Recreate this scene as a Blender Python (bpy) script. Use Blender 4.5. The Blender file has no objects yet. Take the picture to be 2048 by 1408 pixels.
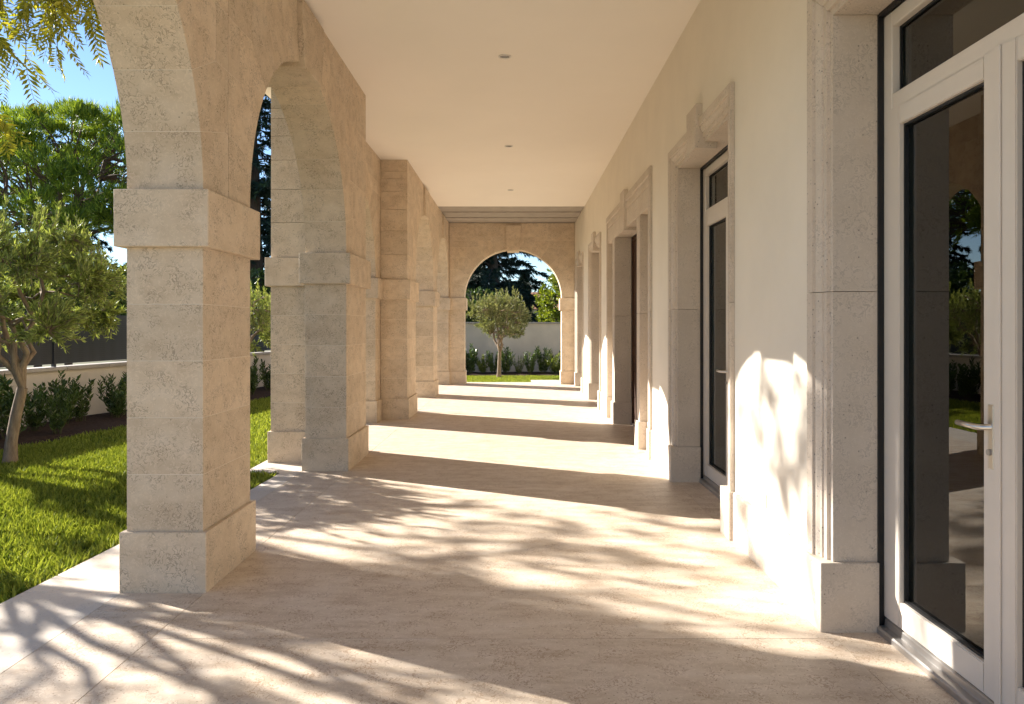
import bpy, bmesh, math, random
import numpy as np
from mathutils import Vector

# ------------------------------------------------------------------ camera, sky, sun
scene = bpy.context.scene
C = scene.collection
R = math.radians
random.seed(7)
F_PX = 1510.0            # focal length in pixels of a 2048 px wide picture
cam_d = bpy.data.cameras.new('camera')
cam = bpy.data.objects.new('camera', cam_d); C.objects.link(cam)
cam.location = (0, 0, 1.4); cam.rotation_euler = (R(90), 0, 0)
cam_d.sensor_width = 36; cam_d.lens = 36 * F_PX / 2048
cam_d.shift_x = -9 / 2048; cam_d.shift_y = -49 / 2048
cam_d.clip_start = 0.05; cam_d.clip_end = 3000
scene.camera = cam

SUN_DIR = Vector((-1.0, 0.53, 0.62)).normalized()      # towards the sun
SUN_EL = math.asin(SUN_DIR.z)
world = bpy.data.worlds.new('World'); scene.world = world; world.use_nodes = True
wn = world.node_tree
sky = wn.nodes.new('ShaderNodeTexSky'); sky.sky_type = 'NISHITA'; sky.sun_disc = False
sky.sun_elevation = SUN_EL
sky.sun_rotation = math.atan2(SUN_DIR.x, SUN_DIR.y)
sky.air_density = 0.85; sky.dust_density = 0.0; sky.ozone_density = 3.0
wn.nodes['Background'].inputs['Strength'].default_value = 0.062
wn.links.new(sky.outputs[0], wn.nodes['Background'].inputs['Color'])
sun_d = bpy.data.lights.new('sun', 'SUN'); sun_d.energy = 4.2; sun_d.angle = R(0.53)
sun_d.color = (1.0, 0.945, 0.865)
sun = bpy.data.objects.new('sun', sun_d); C.objects.link(sun)
sun.rotation_euler = (-SUN_DIR).to_track_quat('-Z', 'Y').to_euler()
sun.location = SUN_DIR * 60
vs = scene.view_settings
vs.view_transform = 'Standard'; vs.look = 'None'; vs.exposure = 1.85; vs.gamma = 1.0
vs.use_curve_mapping = False
scene.render.engine = 'CYCLES'
scene.cycles.max_bounces = 8; scene.cycles.diffuse_bounces = 4
scene.cycles.transparent_max_bounces = 24

# ------------------------------------------------------------------ material helpers
def new_mat(name):
    m = bpy.data.materials.new(name); m.use_nodes = True
    nt = m.node_tree
    return m, nt, nt.nodes['Principled BSDF']
def N(nt, t, **kw):
    n = nt.nodes.new(t)
    for k, v in kw.items():
        if k in n.inputs: n.inputs[k].default_value = v
        else: setattr(n, k, v)
    return n
def L(nt, a, b): nt.links.new(a, b)
def ramp(nt, fac, stops):
    r = nt.nodes.new('ShaderNodeValToRGB'); e = r.color_ramp.elements
    while len(e) < len(stops): e.new(0.5)
    for el, (p, c) in zip(e, stops):
        el.position = p; el.color = (*c, 1) if len(c) == 3 else c
    L(nt, fac, r.inputs[0]); return r.outputs[0]
def gr(v): return (v, v, v)
def mixc(nt, fac, a, b, mode='MIX'):
    m = nt.nodes.new('ShaderNodeMix'); m.data_type = 'RGBA'; m.blend_type = mode
    for s, v in ((0, fac), (6, a), (7, b)):
        if isinstance(v, (int, float)): m.inputs[s].default_value = v
        elif isinstance(v, tuple): m.inputs[s].default_value = (*v, 1)
        else: L(nt, v, m.inputs[s])
    return m.outputs[2]
def mth(nt, op, a, b=None, clamp=False):
    m = nt.nodes.new('ShaderNodeMath'); m.operation = op; m.use_clamp = clamp
    for i, v in enumerate((a, b)):
        if v is None: continue
        if isinstance(v, (int, float)): m.inputs[i].default_value = v
        else: L(nt, v, m.inputs[i])
    return m.outputs[0]

def stone_mat(name, base, dark, light, fossil=0.5, pits=1.0, streak=(1, 1, 1), rough=0.75, var=0.16, bump=0.35, scale=1.0, mark=None):
    """shelly limestone: cloudy tone, short curled shell marks, small open pits"""
    mark = mark or tuple(c * 0.5 for c in dark)
    m, nt, bs = new_mat(name)
    geo = N(nt, 'ShaderNodeNewGeometry'); oi = N(nt, 'ShaderNodeObjectInfo')
    mp = N(nt, 'ShaderNodeMapping'); L(nt, geo.outputs['Position'], mp.inputs['Vector'])
    mp.inputs['Scale'].default_value = streak
    w = mth(nt, 'MULTIPLY', oi.outputs['Random'], 37.0)
    def noise(sc, det, rough_, vec, dist=0.0):
        n = N(nt, 'ShaderNodeTexNoise'); n.noise_dimensions = '4D'
        n.inputs['Scale'].default_value = sc * scale; n.inputs['Detail'].default_value = det
        n.inputs['Roughness'].default_value = rough_; n.inputs['Distortion'].default_value = dist
        L(nt, vec, n.inputs['Vector']); L(nt, w, n.inputs['W']); return n.outputs['Fac']
    cloud = noise(4.5, 3, 0.6, mp.outputs[0])
    fine = noise(60, 2, 0.6, geo.outputs['Position'])
    contour = noise(30, 1.5, 0.5, geo.outputs['Position'], 1.6)
    patch = noise(9, 1, 0.5, geo.outputs['Position'])
    col = ramp(nt, cloud, [(0.28, dark), (0.5, base), (0.72, light)])
    # shell marks: thin contour lines of a distorted noise, in patches
    d = mth(nt, 'ABSOLUTE', mth(nt, 'SUBTRACT', contour, 0.5))
    line = ramp(nt, d, [(0.0, gr(1)), (0.018, gr(1)), (0.05, gr(0))])
    pm = ramp(nt, patch, [(0.40, gr(0)), (0.60, gr(1))])
    lf = mth(nt, 'MULTIPLY', mth(nt, 'MULTIPLY', line, pm), fossil)
    col = mixc(nt, lf, col, mark)
    d2 = mth(nt, 'ABSOLUTE', mth(nt, 'SUBTRACT', contour, 0.56))
    line2 = ramp(nt, d2, [(0.0, gr(1)), (0.012, gr(1)), (0.04, gr(0))])
    col = mixc(nt, mth(nt, 'MULTIPLY', line2, fossil * 0.5), col, tuple(min(1, c * 1.25) for c in light))
    # pits
    vo = N(nt, 'ShaderNodeTexVoronoi'); vo.inputs['Scale'].default_value = 48 * scale
    vo.inputs['Randomness'].default_value = 1.0
    L(nt, geo.outputs['Position'], vo.inputs['Vector'])
    pit = ramp(nt, vo.outputs['Distance'], [(0.0, gr(1)), (0.13, gr(1)), (0.22, gr(0))])
    sel = mth(nt, 'GREATER_THAN', vo.outputs['Color'], 0.62)
    pit = mth(nt, 'MULTIPLY', mth(nt, 'MULTIPLY', pit, sel), pits)
    col = mixc(nt, mth(nt, 'MULTIPLY', pit, 0.75, True), col, tuple(c * 0.7 for c in mark))
    # tone of each block
    rnd = ramp(nt, oi.outputs['Random'], [(0.0, gr(1 - var)), (1.0, gr(1.0 + var * 0.4))])
    col = mixc(nt, 1.0, col, rnd, 'MULTIPLY')
    L(nt, col, bs.inputs['Base Color'])
    bs.inputs['Roughness'].default_value = rough
    bs.inputs['Specular IOR Level'].default_value = 0.35
    h = mth(nt, 'SUBTRACT', mth(nt, 'MULTIPLY', fine, 0.35), mth(nt, 'ADD', mth(nt, 'MULTIPLY', lf, 0.8), pit))
    b = N(nt, 'ShaderNodeBump', Strength=bump, Distance=0.006); L(nt, h, b.inputs['Height'])
    L(nt, b.outputs[0], bs.inputs['Normal'])
    return m

def plain_mat(name, col, rough=0.6, metal=0.0, var=0.06, nscale=6.0, bump=0.0, bscale=200.0, spec=0.5, coat=0.0):
    m, nt, bs = new_mat(name)
    geo = N(nt, 'ShaderNodeNewGeometry')
    n = N(nt, 'ShaderNodeTexNoise', Scale=nscale, Detail=5.0, Roughness=0.6); L(nt, geo.outputs['Position'], n.inputs['Vector'])
    c = ramp(nt, n.outputs['Fac'], [(0.3, tuple(x * (1 - var) for x in col)), (0.7, tuple(min(1, x * (1 + var)) for x in col))])
    L(nt, c, bs.inputs['Base Color'])
    bs.inputs['Roughness'].default_value = rough; bs.inputs['Metallic'].default_value = metal
    bs.inputs['Specular IOR Level'].default_value = spec
    if coat: bs.inputs['Coat Weight'].default_value = coat
    if bump:
        n2 = N(nt, 'ShaderNodeTexNoise', Scale=bscale, Detail=4.0, Roughness=0.65); L(nt, geo.outputs['Position'], n2.inputs['Vector'])
        b = N(nt, 'ShaderNodeBump', Strength=bump, Distance=0.003); L(nt, n2.outputs['Fac'], b.inputs['Height'])
        L(nt, b.outputs[0], bs.inputs['Normal'])
    return m

def leaf_mat(name, dark, light, trans=0.35, rough=0.45, spec=0.4):
    """leaf: every leaf its own tone, light shining through"""
    m, nt, bs = new_mat(name)
    geo = N(nt, 'ShaderNodeNewGeometry')
    c = ramp(nt, geo.outputs['Random Per Island'], [(0.0, dark), (0.55, tuple((a + b) / 2 for a, b in zip(dark, light))), (1.0, light)])
    L(nt, c, bs.inputs['Base Color'])
    bs.inputs['Roughness'].default_value = rough; bs.inputs['Specular IOR Level'].default_value = spec
    t = N(nt, 'ShaderNodeBsdfTranslucent')
    tc = mixc(nt, 1.0, c, (1.25, 1.2, 0.55), 'MULTIPLY'); L(nt, tc, t.inputs['Color'])
    mx = N(nt, 'ShaderNodeMixShader'); mx.inputs[0].default_value = trans
    L(nt, bs.outputs[0], mx.inputs[1]); L(nt, t.outputs[0], mx.inputs[2])
    L(nt, mx.outputs[0], nt.nodes['Material Output'].inputs['Surface'])
    return m

def bark_mat(name, a, b, sc=25):
    m, nt, bs = new_mat(name)
    geo = N(nt, 'ShaderNodeNewGeometry')
    mp = N(nt, 'ShaderNodeMapping'); mp.inputs['Scale'].default_value = (1, 1, 0.25); L(nt, geo.outputs['Position'], mp.inputs['Vector'])
    n = N(nt, 'ShaderNodeTexNoise', Scale=sc, Detail=6.0, Roughness=0.7); L(nt, mp.outputs[0], n.inputs['Vector'])
    L(nt, ramp(nt, n.outputs['Fac'], [(0.3, a), (0.7, b)]), bs.inputs['Base Color'])
    bs.inputs['Roughness'].default_value = 0.9
    bp = N(nt, 'ShaderNodeBump', Strength=0.7, Distance=0.02); L(nt, n.outputs['Fac'], bp.inputs['Height']); L(nt, bp.outputs[0], bs.inputs['Normal'])
    return m

M = {}
M['stone'] = stone_mat('limestone_pier', (0.66, 0.53, 0.385), (0.58, 0.45, 0.315), (0.71, 0.585, 0.445), fossil=0.6, pits=0.9, streak=(1, 1, 1.6), var=0.09)
M['trim'] = stone_mat('limestone_trim', (0.65, 0.56, 0.46), (0.59, 0.50, 0.405), (0.70, 0.61, 0.515), fossil=0.35, pits=1.0, var=0.08, bump=0.3)
M['paving'] = stone_mat('limestone_paving', (0.62, 0.51, 0.395), (0.50, 0.385, 0.28), (0.68, 0.58, 0.475), fossil=0.6, pits=0.9, streak=(0.8, 2.6, 1), rough=0.55, var=0.06, bump=0.15, mark=(0.34, 0.215, 0.13))
M['kerb'] = stone_mat('limestone_kerb', (0.60, 0.52, 0.43), (0.53, 0.45, 0.37), (0.66, 0.58, 0.50), fossil=0.2, pits=0.6, rough=0.6, var=0.08, bump=0.2)
M['mortar'] = plain_mat('mortar', (0.74, 0.65, 0.53), 0.9, bump=0.4)
M['stucco'] = plain_mat('stucco', (0.86, 0.785, 0.665), 0.9, var=0.03, nscale=2.0, bump=0.35, bscale=160, spec=0.2)
M['ceiling'] = plain_mat('ceiling_paint', (0.90, 0.835, 0.745), 0.9, var=0.02, nscale=0.7, bump=0.08, bscale=120, spec=0.2)
M['board'] = plain_mat('grey_board', (0.40, 0.35, 0.30), 0.7, var=0.12, nscale=5)
M['white'] = plain_mat('white_frame', (0.74, 0.665, 0.575), 0.35, var=0.02, spec=0.5)
M['black'] = plain_mat('black_rubber', (0.008, 0.008, 0.009), 0.5)
M['alu'] = plain_mat('aluminium', (0.45, 0.43, 0.41), 0.38, metal=0.8, var=0.05)
M['steel'] = plain_mat('satin_steel', (0.68, 0.65, 0.61), 0.3, metal=1.0, var=0.03)
M['wood'] = bark_mat('dark_wood', (0.035, 0.014, 0.006), (0.075, 0.03, 0.012), 14)
M['room'] = plain_mat('room_paint', (0.60, 0.57, 0.52), 0.9, var=0.02)
M['room_floor'] = plain_mat('room_floor', (0.32, 0.27, 0.22), 0.4, var=0.05)
M['garden_wall'] = plain_mat('garden_wall_render', (0.62, 0.55, 0.45), 0.95, var=0.10, nscale=1.7, bump=0.5, bscale=90, spec=0.2)
M['coping'] = stone_mat('coping_stone', (0.46, 0.41, 0.35), (0.36, 0.31, 0.26), (0.54, 0.49, 0.43), fossil=0.1, pits=0.8, var=0.2)
M['soil'] = plain_mat('soil', (0.055, 0.034, 0.022), 1.0, var=0.5, nscale=22, bump=1.0, bscale=60, spec=0.1)
M['olive_leaf'] = leaf_mat('olive_leaf', (0.12, 0.165, 0.05), (0.46, 0.52, 0.17), 0.35, 0.4)
M['olive_far'] = leaf_mat('olive_leaf_silver', (0.11, 0.13, 0.06), (0.40, 0.42, 0.20), 0.32, 0.4)
M['pine_needle'] = leaf_mat('pine_needle', (0.06, 0.12, 0.012), (0.34, 0.42, 0.05), 0.35, 0.5)
M['cedar_needle'] = leaf_mat('cedar_needle', (0.008, 0.022, 0.016), (0.03, 0.062, 0.038), 0.15, 0.6)
M['pepper_leaf'] = leaf_mat('pinnate_leaf', (0.18, 0.20, 0.02), (0.48, 0.44, 0.06), 0.5, 0.4)
M['lime_leaf'] = leaf_mat('yellow_green_leaf', (0.09, 0.14, 0.012), (0.30, 0.34, 0.03), 0.4, 0.4)
M['shrub_leaf'] = leaf_mat('shrub_leaf', (0.03, 0.065, 0.015), (0.13, 0.19, 0.045), 0.25, 0.28, 0.5)
M['shrub_light'] = leaf_mat('shrub_leaf_young', (0.06, 0.10, 0.02), (0.24, 0.28, 0.06), 0.35, 0.4)
M['cypress_leaf'] = leaf_mat('cypress_leaf', (0.008, 0.02, 0.008), (0.025, 0.05, 0.02), 0.1, 0.6)
M['grass'] = leaf_mat('grass_blade', (0.14, 0.195, 0.028), (0.42, 0.46, 0.10), 0.45, 0.5, 0.2)
M['olive_bark'] = bark_mat('olive_bark', (0.16, 0.11, 0.075), (0.36, 0.27, 0.19))
M['dark_bark'] = bark_mat('dark_bark', (0.035, 0.025, 0.018), (0.10, 0.07, 0.05))
M['pine_bark'] = bark_mat('pine_bark', (0.07, 0.045, 0.03), (0.19, 0.12, 0.085))
M['green_stem'] = plain_mat('green_stem', (0.08, 0.09, 0.03), 0.7)
M['tile'] = plain_mat('terracotta', (0.36, 0.17, 0.09), 0.85, var=0.2, nscale=3)
M['house_paint'] = plain_mat('house_render', (0.62, 0.54, 0.43), 0.9)
M['plastic'] = plain_mat('white_plastic', (0.72, 0.66, 0.58), 0.4)
M['lens'] = plain_mat('lamp_lens', (0.16, 0.15, 0.14), 0.25)

def lawn_mat():
    m, nt, bs = new_mat('lawn_thatch'); geo = N(nt, 'ShaderNodeNewGeometry')
    n = N(nt, 'ShaderNodeTexNoise', Scale=55.0, Detail=4.0); L(nt, geo.outputs['Position'], n.inputs['Vector'])
    L(nt, ramp(nt, n.outputs['Fac'], [(0.3, (0.035, 0.05, 0.01)), (0.7, (0.12, 0.17, 0.02))]), bs.inputs['Base Color'])
    bs.inputs['Roughness'].default_value = 1.0; bs.inputs['Specular IOR Level'].default_value = 0.1
    b = N(nt, 'ShaderNodeBump', Strength=1.0, Distance=0.02); L(nt, n.outputs['Fac'], b.inputs['Height']); L(nt, b.outputs[0], bs.inputs['Normal'])
    return m
M['lawn'] = lawn_mat()
def ground_mat():
    m, nt, bs = new_mat('rough_ground'); geo = N(nt, 'ShaderNodeNewGeometry')
    n = N(nt, 'ShaderNodeTexNoise', Scale=0.35, Detail=6.0); L(nt, geo.outputs['Position'], n.inputs['Vector'])
    L(nt, ramp(nt, n.outputs['Fac'], [(0.3, (0.05, 0.065, 0.02)), (0.7, (0.14, 0.12, 0.06))]), bs.inputs['Base Color'])
    bs.inputs['Roughness'].default_value = 1.0
    return m
M['ground'] = ground_mat()
def glass_mat():
    m, nt, bs = new_mat('door_glass'); nt.nodes.remove(bs)
    fr = N(nt, 'ShaderNodeFresnel', IOR=1.75)
    g = N(nt, 'ShaderNodeBsdfGlossy', Roughness=0.0); g.inputs['Color'].default_value = (0.95, 0.96, 0.95, 1)
    t = N(nt, 'ShaderNodeBsdfTransparent'); t.inputs['Color'].default_value = (0.62, 0.65, 0.60, 1)
    mx = N(nt, 'ShaderNodeMixShader'); L(nt, fr.outputs[0], mx.inputs[0]); L(nt, t.outputs[0], mx.inputs[1]); L(nt, g.outputs[0], mx.inputs[2])
    L(nt, mx.outputs[0], nt.nodes['Material Output'].inputs['Surface'])
    return m
M['glass'] = glass_mat()
def fence_mat():
    m, nt, bs = new_mat('fence_mesh'); geo = N(nt, 'ShaderNodeNewGeometry')
    vo = N(nt, 'ShaderNodeTexVoronoi', Scale=30.0, Randomness=0.0); L(nt, geo.outputs['Position'], vo.inputs['Vector'])
    L(nt, ramp(nt, vo.outputs['Distance'], [(0.25, (0.006, 0.007, 0.010)), (0.45, (0.016, 0.019, 0.026))]), bs.inputs['Base Color'])
    bs.inputs['Roughness'].default_value = 0.45
    return m
M['fence'] = fence_mat()

# ------------------------------------------------------------------ object helpers
def tag(o, label=None, cat=None, group=None, kind=None):
    if label: o['label'] = label
    if cat: o['category'] = cat
    if group: o['group'] = group
    if kind: o['kind'] = kind
    return o
def empty(name, loc=(0, 0, 0), rz=0.0):
    o = bpy.data.objects.new(name, None); C.objects.link(o)
    o.location = loc; o.rotation_euler = (0, 0, rz); o.empty_display_size = 0.2
    return o
def link(name, me, parent=None, loc=(0, 0, 0), rot=(0, 0, 0)):
    o = bpy.data.objects.new(name, me); C.objects.link(o)
    o.parent = parent; o.location = loc; o.rotation_euler = rot
    return o
_cache = {}
def box_mesh(dx, dy, dz, mat, bev=0.003):
    key = (round(dx, 4), round(dy, 4), round(dz, 4), mat, bev)
    if key in _cache: return _cache[key]
    bm = bmesh.new(); bmesh.ops.create_cube(bm, size=1.0)
    for v in bm.verts: v.co = (v.co.x * dx, v.co.y * dy, v.co.z * dz)
    if bev: bmesh.ops.bevel(bm, geom=bm.edges[:], offset=min(bev, 0.3 * min(dx, dy, dz)), segments=1, affect='EDGES')
    me = bpy.data.meshes.new('box'); bm.to_mesh(me); bm.free(); me.materials.append(M[mat]); _cache[key] = me
    return me
def box(parent, name, x0, x1, y0, y1, z0, z1, mat, bev=0.003):
    return link(name, box_mesh(x1 - x0, y1 - y0, z1 - z0, mat, bev), parent, ((x0 + x1) / 2, (y0 + y1) / 2, (z0 + z1) / 2))
def boxes_mesh(name, lst, mat, bev=0):
    bm = bmesh.new()
    for x0, x1, y0, y1, z0, z1 in lst:
        r = bmesh.ops.create_cube(bm, size=1.0)
        for v in r['verts']:
            v.co = ((x0 + x1) / 2 + v.co.x * (x1 - x0), (y0 + y1) / 2 + v.co.y * (y1 - y0), (z0 + z1) / 2 + v.co.z * (z1 - z0))
    if bev: bmesh.ops.bevel(bm, geom=bm.edges[:], offset=bev, segments=2, affect='EDGES')
    me = bpy.data.meshes.new(name); bm.to_mesh(me); bm.free(); me.materials.append(M[mat]); return me
def prism(name, poly, d0, d1, mat, axis='y', bev=0.0):
    """poly of (s, z) pairs (s local x) extruded along local y (axis y), or (x, y) pairs along z, or (y, z) along x"""
    f = {'y': lambda a, b, d: (a, d, b), 'z': lambda a, b, d: (a, b, d), 'x': lambda a, b, d: (d, a, b)}[axis]
    bm = bmesh.new()
    lo = [bm.verts.new(f(a, b, d0)) for a, b in poly]; hi = [bm.verts.new(f(a, b, d1)) for a, b in poly]
    n = len(poly)
    bm.faces.new(lo); bm.faces.new(hi[::-1])
    for i in range(n): bm.faces.new((lo[i], lo[(i + 1) % n], hi[(i + 1) % n], hi[i]))
    bmesh.ops.recalc_face_normals(bm, faces=bm.faces[:])
    if bev: bmesh.ops.bevel(bm, geom=bm.edges[:], offset=bev, segments=1, affect='EDGES', clamp_overlap=True)
    me = bpy.data.meshes.new(name); bm.to_mesh(me); bm.free(); me.materials.append(M[mat]); return me
def np_mesh(name, v, tri, mat, smooth=False):
    me = bpy.data.meshes.new(name); v = np.asarray(v, np.float32); tri = np.asarray(tri, np.int32); k = tri.shape[1]
    me.vertices.add(len(v)); me.vertices.foreach_set('co', v.ravel())
    me.loops.add(tri.size); me.loops.foreach_set('vertex_index', tri.ravel())
    me.polygons.add(len(tri)); me.polygons.foreach_set('loop_start', np.arange(0, tri.size, k, dtype=np.int32))
    me.polygons.foreach_set('use_smooth', np.full(len(tri), smooth)); me.update(calc_edges=True); me.materials.append(M[mat]); return me

def fx(d):
    """dims of the terrace edge towards the lawn at depth d (world y)"""
    pts = [(-8, -2.66), (3.0, -2.66), (4.95, -2.57), (6.5, -2.30), (7.29, -2.28), (7.30, -2.64), (12.55, -2.64), (12.56, -2.45), (20, -2.45)]
    for (a, xa), (b, xb) in zip(pts, pts[1:]):
        if a <= d <= b: return xa + (xb - xa) * (d - a) / (b - a)
    return -2.6

# ------------------------------------------------------------------ setting: ground, terrace, lawn, bed
ZC = 3.96                                  # ceiling height
ZS = 2.128                                 # springing of the arches
g = link('ground', np_mesh('ground', [(-900, -300, -0.10), (900, -300, -0.10), (900, 1500, -0.10), (-900, 1500, -0.10)], [(0, 1, 2, 3)], 'ground'))
tag(g, 'rough ground running out to the horizon beyond the garden walls', 'ground', kind='structure')
terrace = empty('terrace'); tag(terrace, 'beige limestone terrace floor under the arcade', 'terrace', kind='structure')
J = 0.0012
y = -6.0; lens = [2.9, 3.4, 3.1, 3.3, 3.2, 3.4, 3.0, 3.4]
box(terrace, 'bedding', -2.0, 1.64, -5.99, 19.3, -0.3, -0.012, 'mortar', 0)
for ln in lens:
    y1 = min(y + ln, 19.35)
    box(terrace, 'paving_slab', -1.645 + J, 1.44 - J, y + J, y1 - J, -0.10, 0.0, 'paving', 0.0008)
    y = y1
y = -6.0
while y < 19.2:
    y1 = min(y + 1.62, 19.35)
    box(terrace, 'paving_slab', -2.085 + J, -1.645 - J, y + J, y1 - J, -0.10, 0.0, 'paving', 0.0008)
    box(terrace, 'threshold_slab', 1.44 + J, 1.675, y + J, y1 - J, -0.10, -0.0015, 'paving', 0.0008)
    y = y1
ys = [-6, -4.4, -2.8, -1.2, 0.4, 2.0, 3.0, 4.0, 4.95, 5.75, 6.5, 7.29, 8.6, 9.93, 11.25, 12.55, 14.1, 15.7, 17.3, 19.35]
for a, b in zip(ys, ys[1:]):
    if 7.2 < a < 12.5: xa = xb = -2.64
    else:
        xa = fx(a + 0.011 if a > 12.5 else a); xb = fx(b)
    poly = [(-2.085 - J, a + J), (-2.085 - J, b - J), (xb, b - J), (xa, a + J)]
    link('kerb_slab', prism('kerb_slab', poly, -0.16, -0.001, 'kerb', 'z', 0.003), terrace)
for i in range(6):  # unseen paving added behind the camera to bounce warm sunlight onto the near faces
    for j in range(6):
        box(terrace, 'paving_slab', 1.68 + 1.5 * i, 3.177 + 1.5 * i, -6.0 + 1.08 * j + J, -4.92 + 1.08 * j - J, -0.10, -0.001, 'paving', 0.0008)
box(terrace, 'kerb_slab', 0.38, 2.6, 19.36, 20.15, -0.1, 0.0, 'kerb', 0.003)

def wall_x(yy): return -7.12 + 0.13 * (yy - 10.4)      # the garden wall runs slightly askew
def bed_x(yy): return -5.95 + 0.135 * (yy - 8.63)
BED_END = 22.0; WALL_END = 23.6
v = []; f = []
for i, yy in enumerate(np.linspace(-8, WALL_END, 60)):
    v += [(bed_x(yy) + 0.04 * math.sin(yy * 3.1), yy, -0.035), (-0.0 if yy > 20 else -2.0, yy, -0.035)]
    if i: k = 2 * i; f.append((k - 2, k - 1, k + 1, k))
lawn = link('lawn', np_mesh('lawn', v, f, 'lawn')); tag(lawn, 'bright green lawn between arcade and garden wall', 'lawn', kind='structure')
v = [(-7, 19.3, -0.031), (9, 19.3, -0.031), (9, 22.1, -0.031), (-7, 22.1, -0.031)]
lawn2 = link('lawn', np_mesh('lawn', v, [(0, 1, 2, 3)], 'lawn')); tag(lawn2, 'strip of lawn beyond the end arch', 'lawn', kind='structure')
def soil_sheet(outline_a, outline_b, seed):
    rng = np.random.default_rng(seed); a = np.array(outline_a); b = np.array(outline_b); n = len(a); k = 9
    v = []
    for i in range(n):
        for j in range(k):
            p = a[i] + (b[i] - a[i]) * j / (k - 1)
            v.append((p[0], p[1], -0.03 + (0.0 if j in (0, k - 1) else 0.02 + 0.03 * rng.random())))
    f = [(i * k + j, (i + 1) * k + j, (i + 1) * k + j + 1, i * k + j + 1) for i in range(n - 1) for j in range(k - 1)]
    return np_mesh('soil', v, f, 'soil', True)
yy = np.linspace(-6, WALL_END, 90)
b1 = link('planting_bed', soil_sheet([(wall_x(q) - 0.05, q) for q in yy], [(bed_x(q) + 0.05 * math.sin(q * 3.1), q) for q in yy], 1))
tag(b1, 'dark soil bed along the side garden wall', 'planting bed', kind='structure')
xx = np.linspace(-6, 9, 60)
b2 = link('planting_bed', soil_sheet([(q, 22.0 + 0.05 * math.sin(q * 4)) for q in xx], [(q, 23.7) for q in xx], 2))
b2.location.z = 0.01
tag(b2, 'dark soil bed along the end garden wall', 'planting bed', kind='structure')

# ------------------------------------------------------------------ piers
def pier(label, x0, x1, y0, y1, dz=0.0, oh=(1, 1, 1, 1), group='limestone piers of the arcade'):
    """shaft x0..x1, y0..y1; base and capital overhang the shaft on the sides -x, +x, -y, +y where oh is 1"""
    cx, cy = (x0 + x1) / 2, (y0 + y1) / 2
    p = empty('stone_pier', (cx, cy, 0)); tag(p, label, 'pier', group)
    x0, x1, y0, y1 = x0 - cx, x1 - cx, y0 - cy, y1 - cy
    a, b, c, d = oh
    o = 0.027; box(p, 'base', x0 - o * a, x1 + o * b, y0 - o * c, y1 + o * d, -0.05, 0.317 + dz, 'stone', 0.004)
    z = 0.317 + dz; h = (1.826 - 0.317) / 5
    for k in range(5):
        zt = 0.317 + h * (k + 1) + (dz if k == 4 else 0)
        box(p, 'block', x0, x1, y0, y1, z + 0.0018, zt - 0.0018, 'stone', 0.0012); z = zt
    o = 0.047; box(p, 'capital', x0 - o * a, x1 + o * b, y0 - o * c, y1 + o * d, 1.826 + dz, ZS - dz, 'stone', 0.004)
    box(p, 'mortar_core', x0 + 0.0016, x1 - 0.0016, y0 + 0.0016, y1 - 0.0016, 0.1, ZS - 0.05, 'mortar', 0)
    return p
XI, XO = -1.665, -2.07
pier('limestone pier before the first arch at the open end of the arcade', XO, XI, 0.63, 1.34)
pier('slim limestone pier between the terrace corner and the lawn, opposite the first glass door jamb', XO, XI, 4.01, 4.72)
pier('deep limestone pier joined to the near pier of the projecting bay', XO, XI, 7.39, 8.34)
pier('deep limestone pier rising unbroken to the ceiling just past the wooden door', XO, XI, 11.52, 12.47)
pier('slim limestone pier next before the end wall of the arcade', XO, XI, 15.14, 15.85)
pier('limestone corner pier where the arcade meets the end wall', XO, XI, 18.52, 19.05, oh=(1, 1, 1, 1))
pier('outer limestone pier carrying the near side of the projecting bay arch', -2.555, XO - 0.004, 7.85, 8.76, 0.003)
pier('outer limestone pier carrying the far side of the projecting bay arch', -2.555, XO - 0.004, 11.10, 12.01, 0.003)
EY0, EY1 = 18.62, 19.03
pier('stone jamb pier of the end arch on the lawn side', XI + 0.003, -1.285, EY0, EY1, 0.003, (0, 1, 1, 1), 'jamb piers of the end arch')
pier('stone jamb pier of the end arch against the house wall', 1.115, 1.437, EY0, EY1, 0.003, (1, 0, 1, 1), 'jamb piers of the end arch')

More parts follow.
